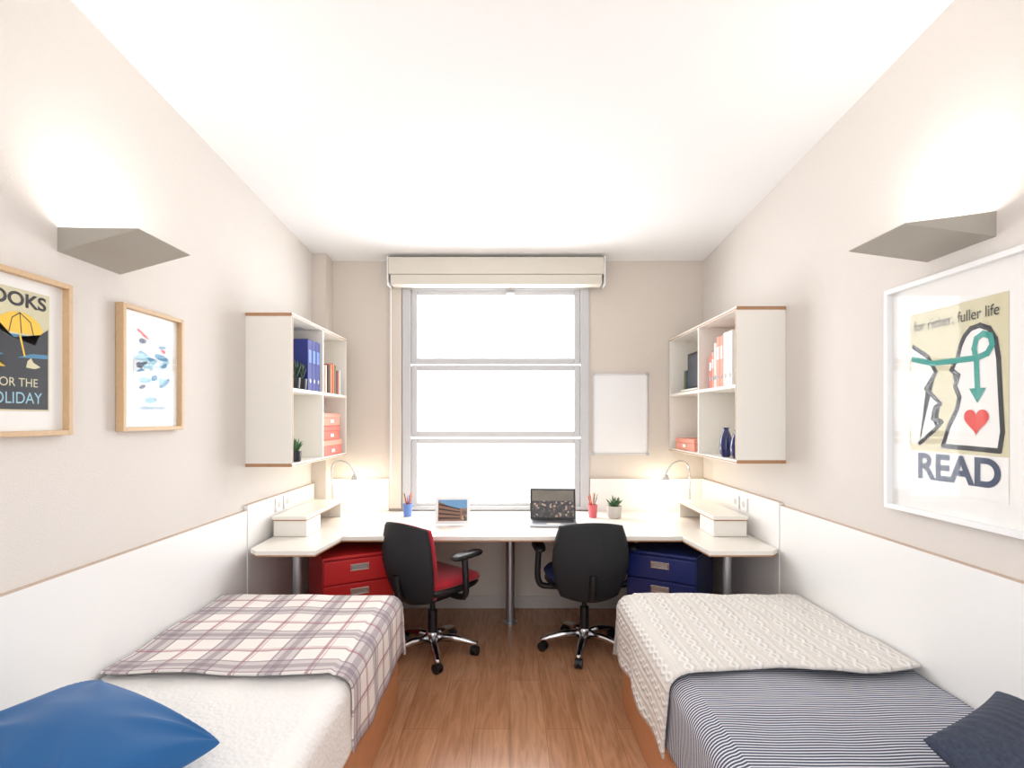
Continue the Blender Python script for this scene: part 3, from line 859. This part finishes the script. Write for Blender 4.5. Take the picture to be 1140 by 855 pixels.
def frame(name, w, h, fw, fd, m, art, loc, rotz):
    k = [boxes('frame', [(0, fw, -fd, 0, 0, h), (w-fw, w, -fd, 0, 0, h), (fw, w-fw, -fd, 0, 0, fw), (fw, w-fw, -fd, 0, h-fw, h)], m, 0.0015),
         box('mat_board', fw, w-fw, -0.008, 0, fw, h-fw, PAPER), box('glass', fw, w-fw, -0.0165, -0.015, fw, h-fw, PGLASS)]
    return group(name, k+art, loc, rotz)
ya = -0.009
ox, oz = 2.076-1.982, 1.10
def S(pts): return [(u+ox, z-oz) for u, z in pts]
art = [rect('paper', ox+0.015, 1.325-oz, ox+0.405, 1.815-oz, ya, CREAM), rect('paper_lower', ox+0.015, 1.19-oz, ox+0.405, 1.325-oz, ya, PAPER)]
head = [(.375,1.343),(.385,1.40),(.378,1.51),(.372,1.62),(.362,1.68),(.34,1.715),(.308,1.73),(.275,1.725),(.252,1.705),(.235,1.675),(.225,1.64),(.20,1.60),(.228,1.581),(.216,1.545),(.232,1.51),(.222,1.47),(.19,1.414),(.165,1.348)]
art.append(flat('head_right', S(head), ya-0.0004, PAPER)); art.append(stroke('head_right_line', S(head+[head[0]]), 0.016, ya-0.0008, BLACKINK))
face = [(.03,1.70),(.10,1.655),(.135,1.60),(.09,1.545),(.155,1.49),(.13,1.478),(.12,1.44),(.16,1.43),(.135,1.405),(.06,1.35)]
art.append(flat('head_left', S([(.02,1.70)]+face+[(.02,1.35)]), ya-0.0004, PAPER)); art.append(stroke('head_left_line', S(face), 0.015, ya-0.0008, BLACKINK))
art.append(stroke('green_bar', S([(.03,1.655),(.12,1.63),(.30,1.63),(.335,1.64),(.352,1.665),(.345,1.692),(.32,1.702),(.296,1.69),(.288,1.66),(.296,1.62),(.300,1.53)]), 0.019, ya-0.0014, TEAL))
art.append(flat('green_arrow', S([(.270,1.535),(.330,1.535),(.300,1.488)]), ya-0.0018, TEAL))
hp = []
for i in range(40):
    t = 2*math.pi*i/40
    hp.append((.295+16*math.sin(t)**3*0.0028, 1.435+(13*math.cos(t)-5*math.cos(2*t)-2*math.cos(3*t)-math.cos(4*t))*0.0028))
art.append(flat('heart', S(hp), ya-0.0018, REDINK))
art.append(text('word_read', 'READ', .055+ox, 1.232-oz, 0.122, ya-0.001, NAVYINK, width=0.325, bold=0.004))
art.append(text('word_top', 'for richer, fuller life', .035+ox, 1.752-oz, 0.050, ya-0.002, BLACKINK, width=0.34))
frame('framed_poster', 0.64, 0.83, 0.018, 0.03, WHITE, art, (XR-0.0015, 2.076, 1.10), math.radians(-90))
w, h = 0.369, 0.486
art = [rect('paper', 0.055, 0.075, 0.302, 0.435, ya, CREAM), rect('night', 0.060, 0.080, 0.297, 0.265, ya-0.0004, NIGHT),
       text('word_books', 'BOOKS', 0.07, 0.385, 0.056, ya-0.0008, BLACKINK, width=0.22, bold=0.0015),
       flat('parasol', [(0.20+0.08*math.cos(math.pi*i/20), 0.305+0.062*math.sin(math.pi*i/20)) for i in range(21)], ya-0.0006, YEL),
       stroke('parasol_ribs', [(0.165, 0.305), (0.175, 0.347), (0.20, 0.365), (0.205, 0.305), (0.20, 0.365), (0.235, 0.342), (0.245, 0.305)], 0.003, ya-0.0008, BLACKINK),
       stroke('parasol_pole', [(0.20, 0.30), (0.215, 0.24)], 0.006, ya-0.00085, YEL),
       rect('sea', 0.060, 0.26, 0.297, 0.300, ya-0.0003, BLUEINK),
       flat('hill', [(0.060, 0.26), (0.060, 0.35), (0.085, 0.375), (0.11, 0.35), (0.14, 0.305), (0.18, 0.29), (0.22, 0.285), (0.25, 0.275), (0.27, 0.31), (0.297, 0.33), (0.297, 0.26)], ya-0.0007, NIGHT),
       flat('shore_1', [(0.062, 0.232), (0.12, 0.245), (0.15, 0.238), (0.12, 0.23), (0.062, 0.222)], ya-0.0006, BLUEINK),
       flat('shore_2', [(0.19, 0.232), (0.24, 0.248), (0.295, 0.25), (0.295, 0.238), (0.24, 0.235)], ya-0.0006, BLUEINK),
       flat('figure', [(0.22, 0.205), (0.225, 0.225), (0.237, 0.235), (0.245, 0.222), (0.27, 0.21), (0.25, 0.203)], ya-0.0008, CREAM),
       flat('figure_2', [(0.10, 0.20), (0.115, 0.222), (0.125, 0.232), (0.135, 0.215), (0.155, 0.203)], ya-0.0008, YEL),
       text('word_for', 'FOR THE', 0.12, 0.148, 0.036, ya-0.0008, CREAM, width=0.14),
       text('word_holiday', 'HOLIDAY', 0.085, 0.098, 0.048, ya-0.0008, LBLUE, width=0.19)]
frame('framed_poster', w, h, 0.016, 0.03, OAK, art, (XL+0.0015, 1.387, 1.387), math.radians(90))
rnd = random.Random(11)
art = [rect('paper', 0.085, 0.065, 0.305, 0.405, ya, mat('pale_paper', (222, 230, 236), 0.8))]
for i in range(30):
    cx = rnd.uniform(0.12, 0.27); cz = 0.25 + rnd.gauss(0, 0.06); a = rnd.uniform(-0.5, 0.5); L = rnd.uniform(0.015, 0.045); W2 = rnd.uniform(0.005, 0.014)
    cz = min(max(cz, 0.12), 0.38)
    ps = [(cx+L*math.cos(q)*math.cos(a)-W2*math.sin(q)*math.sin(a)*(1+0.4*math.sin(3*q)), cz+L*math.cos(q)*math.sin(a)+W2*math.sin(q)*math.cos(a)) for q in [2*math.pi*j/12 for j in range(12)]]
    ps = [(min(max(p, 0.09), 0.30), q) for p, q in ps]
    art.append(flat('brush_%d' % i, ps, ya-0.0003-i*0.00003, [BLUEINK, LBLUE, BLUEINK, LBLUE, PAPER, NAVYINK, REDINK][i % 7 if i % 14 != 6 else 1]))
art.append(text('caption', 'summer swim', 0.12, 0.085, 0.024, ya-0.002, BLUEINK, width=0.15))
frame('framed_poster', w, 0.478, 0.016, 0.03, OAK, art, (XL+0.0015, 1.984, 1.392), math.radians(90))

# ---------------------------------------------------------------- light
wd = bpy.data.worlds.new('sky'); scene.world = wd; wd.use_nodes = True
bg = wd.node_tree.nodes['Background']; bg.inputs['Color'].default_value = (0.96, 0.975, 1.0, 1); bg.inputs['Strength'].default_value = 2.25
li = bpy.data.lights.new('daylight', 'AREA'); li.shape = 'RECTANGLE'; li.size = 1.4; li.size_y = 1.7; li.energy = 85; li.color = (0.96, 0.98, 1.0)
lo = bpy.data.objects.new('daylight', li); COL.objects.link(lo); lo.location = (-0.1, YB+0.35, 1.65); lo.rotation_euler = (math.radians(-90), 0, 0)

# ---------------------------------------------------------------- camera
cam = bpy.data.cameras.new('camera'); cam.sensor_width = 36; cam.lens = 600/1140*36
cam.shift_x = (570-568)/1140; cam.shift_y = (466-427.5)/1140; cam.clip_start = 0.02
co = bpy.data.objects.new('camera', cam); COL.objects.link(co); co.location = (0, 0, 1.44); co.rotation_euler = (math.radians(90), 0, 0)
scene.camera = co
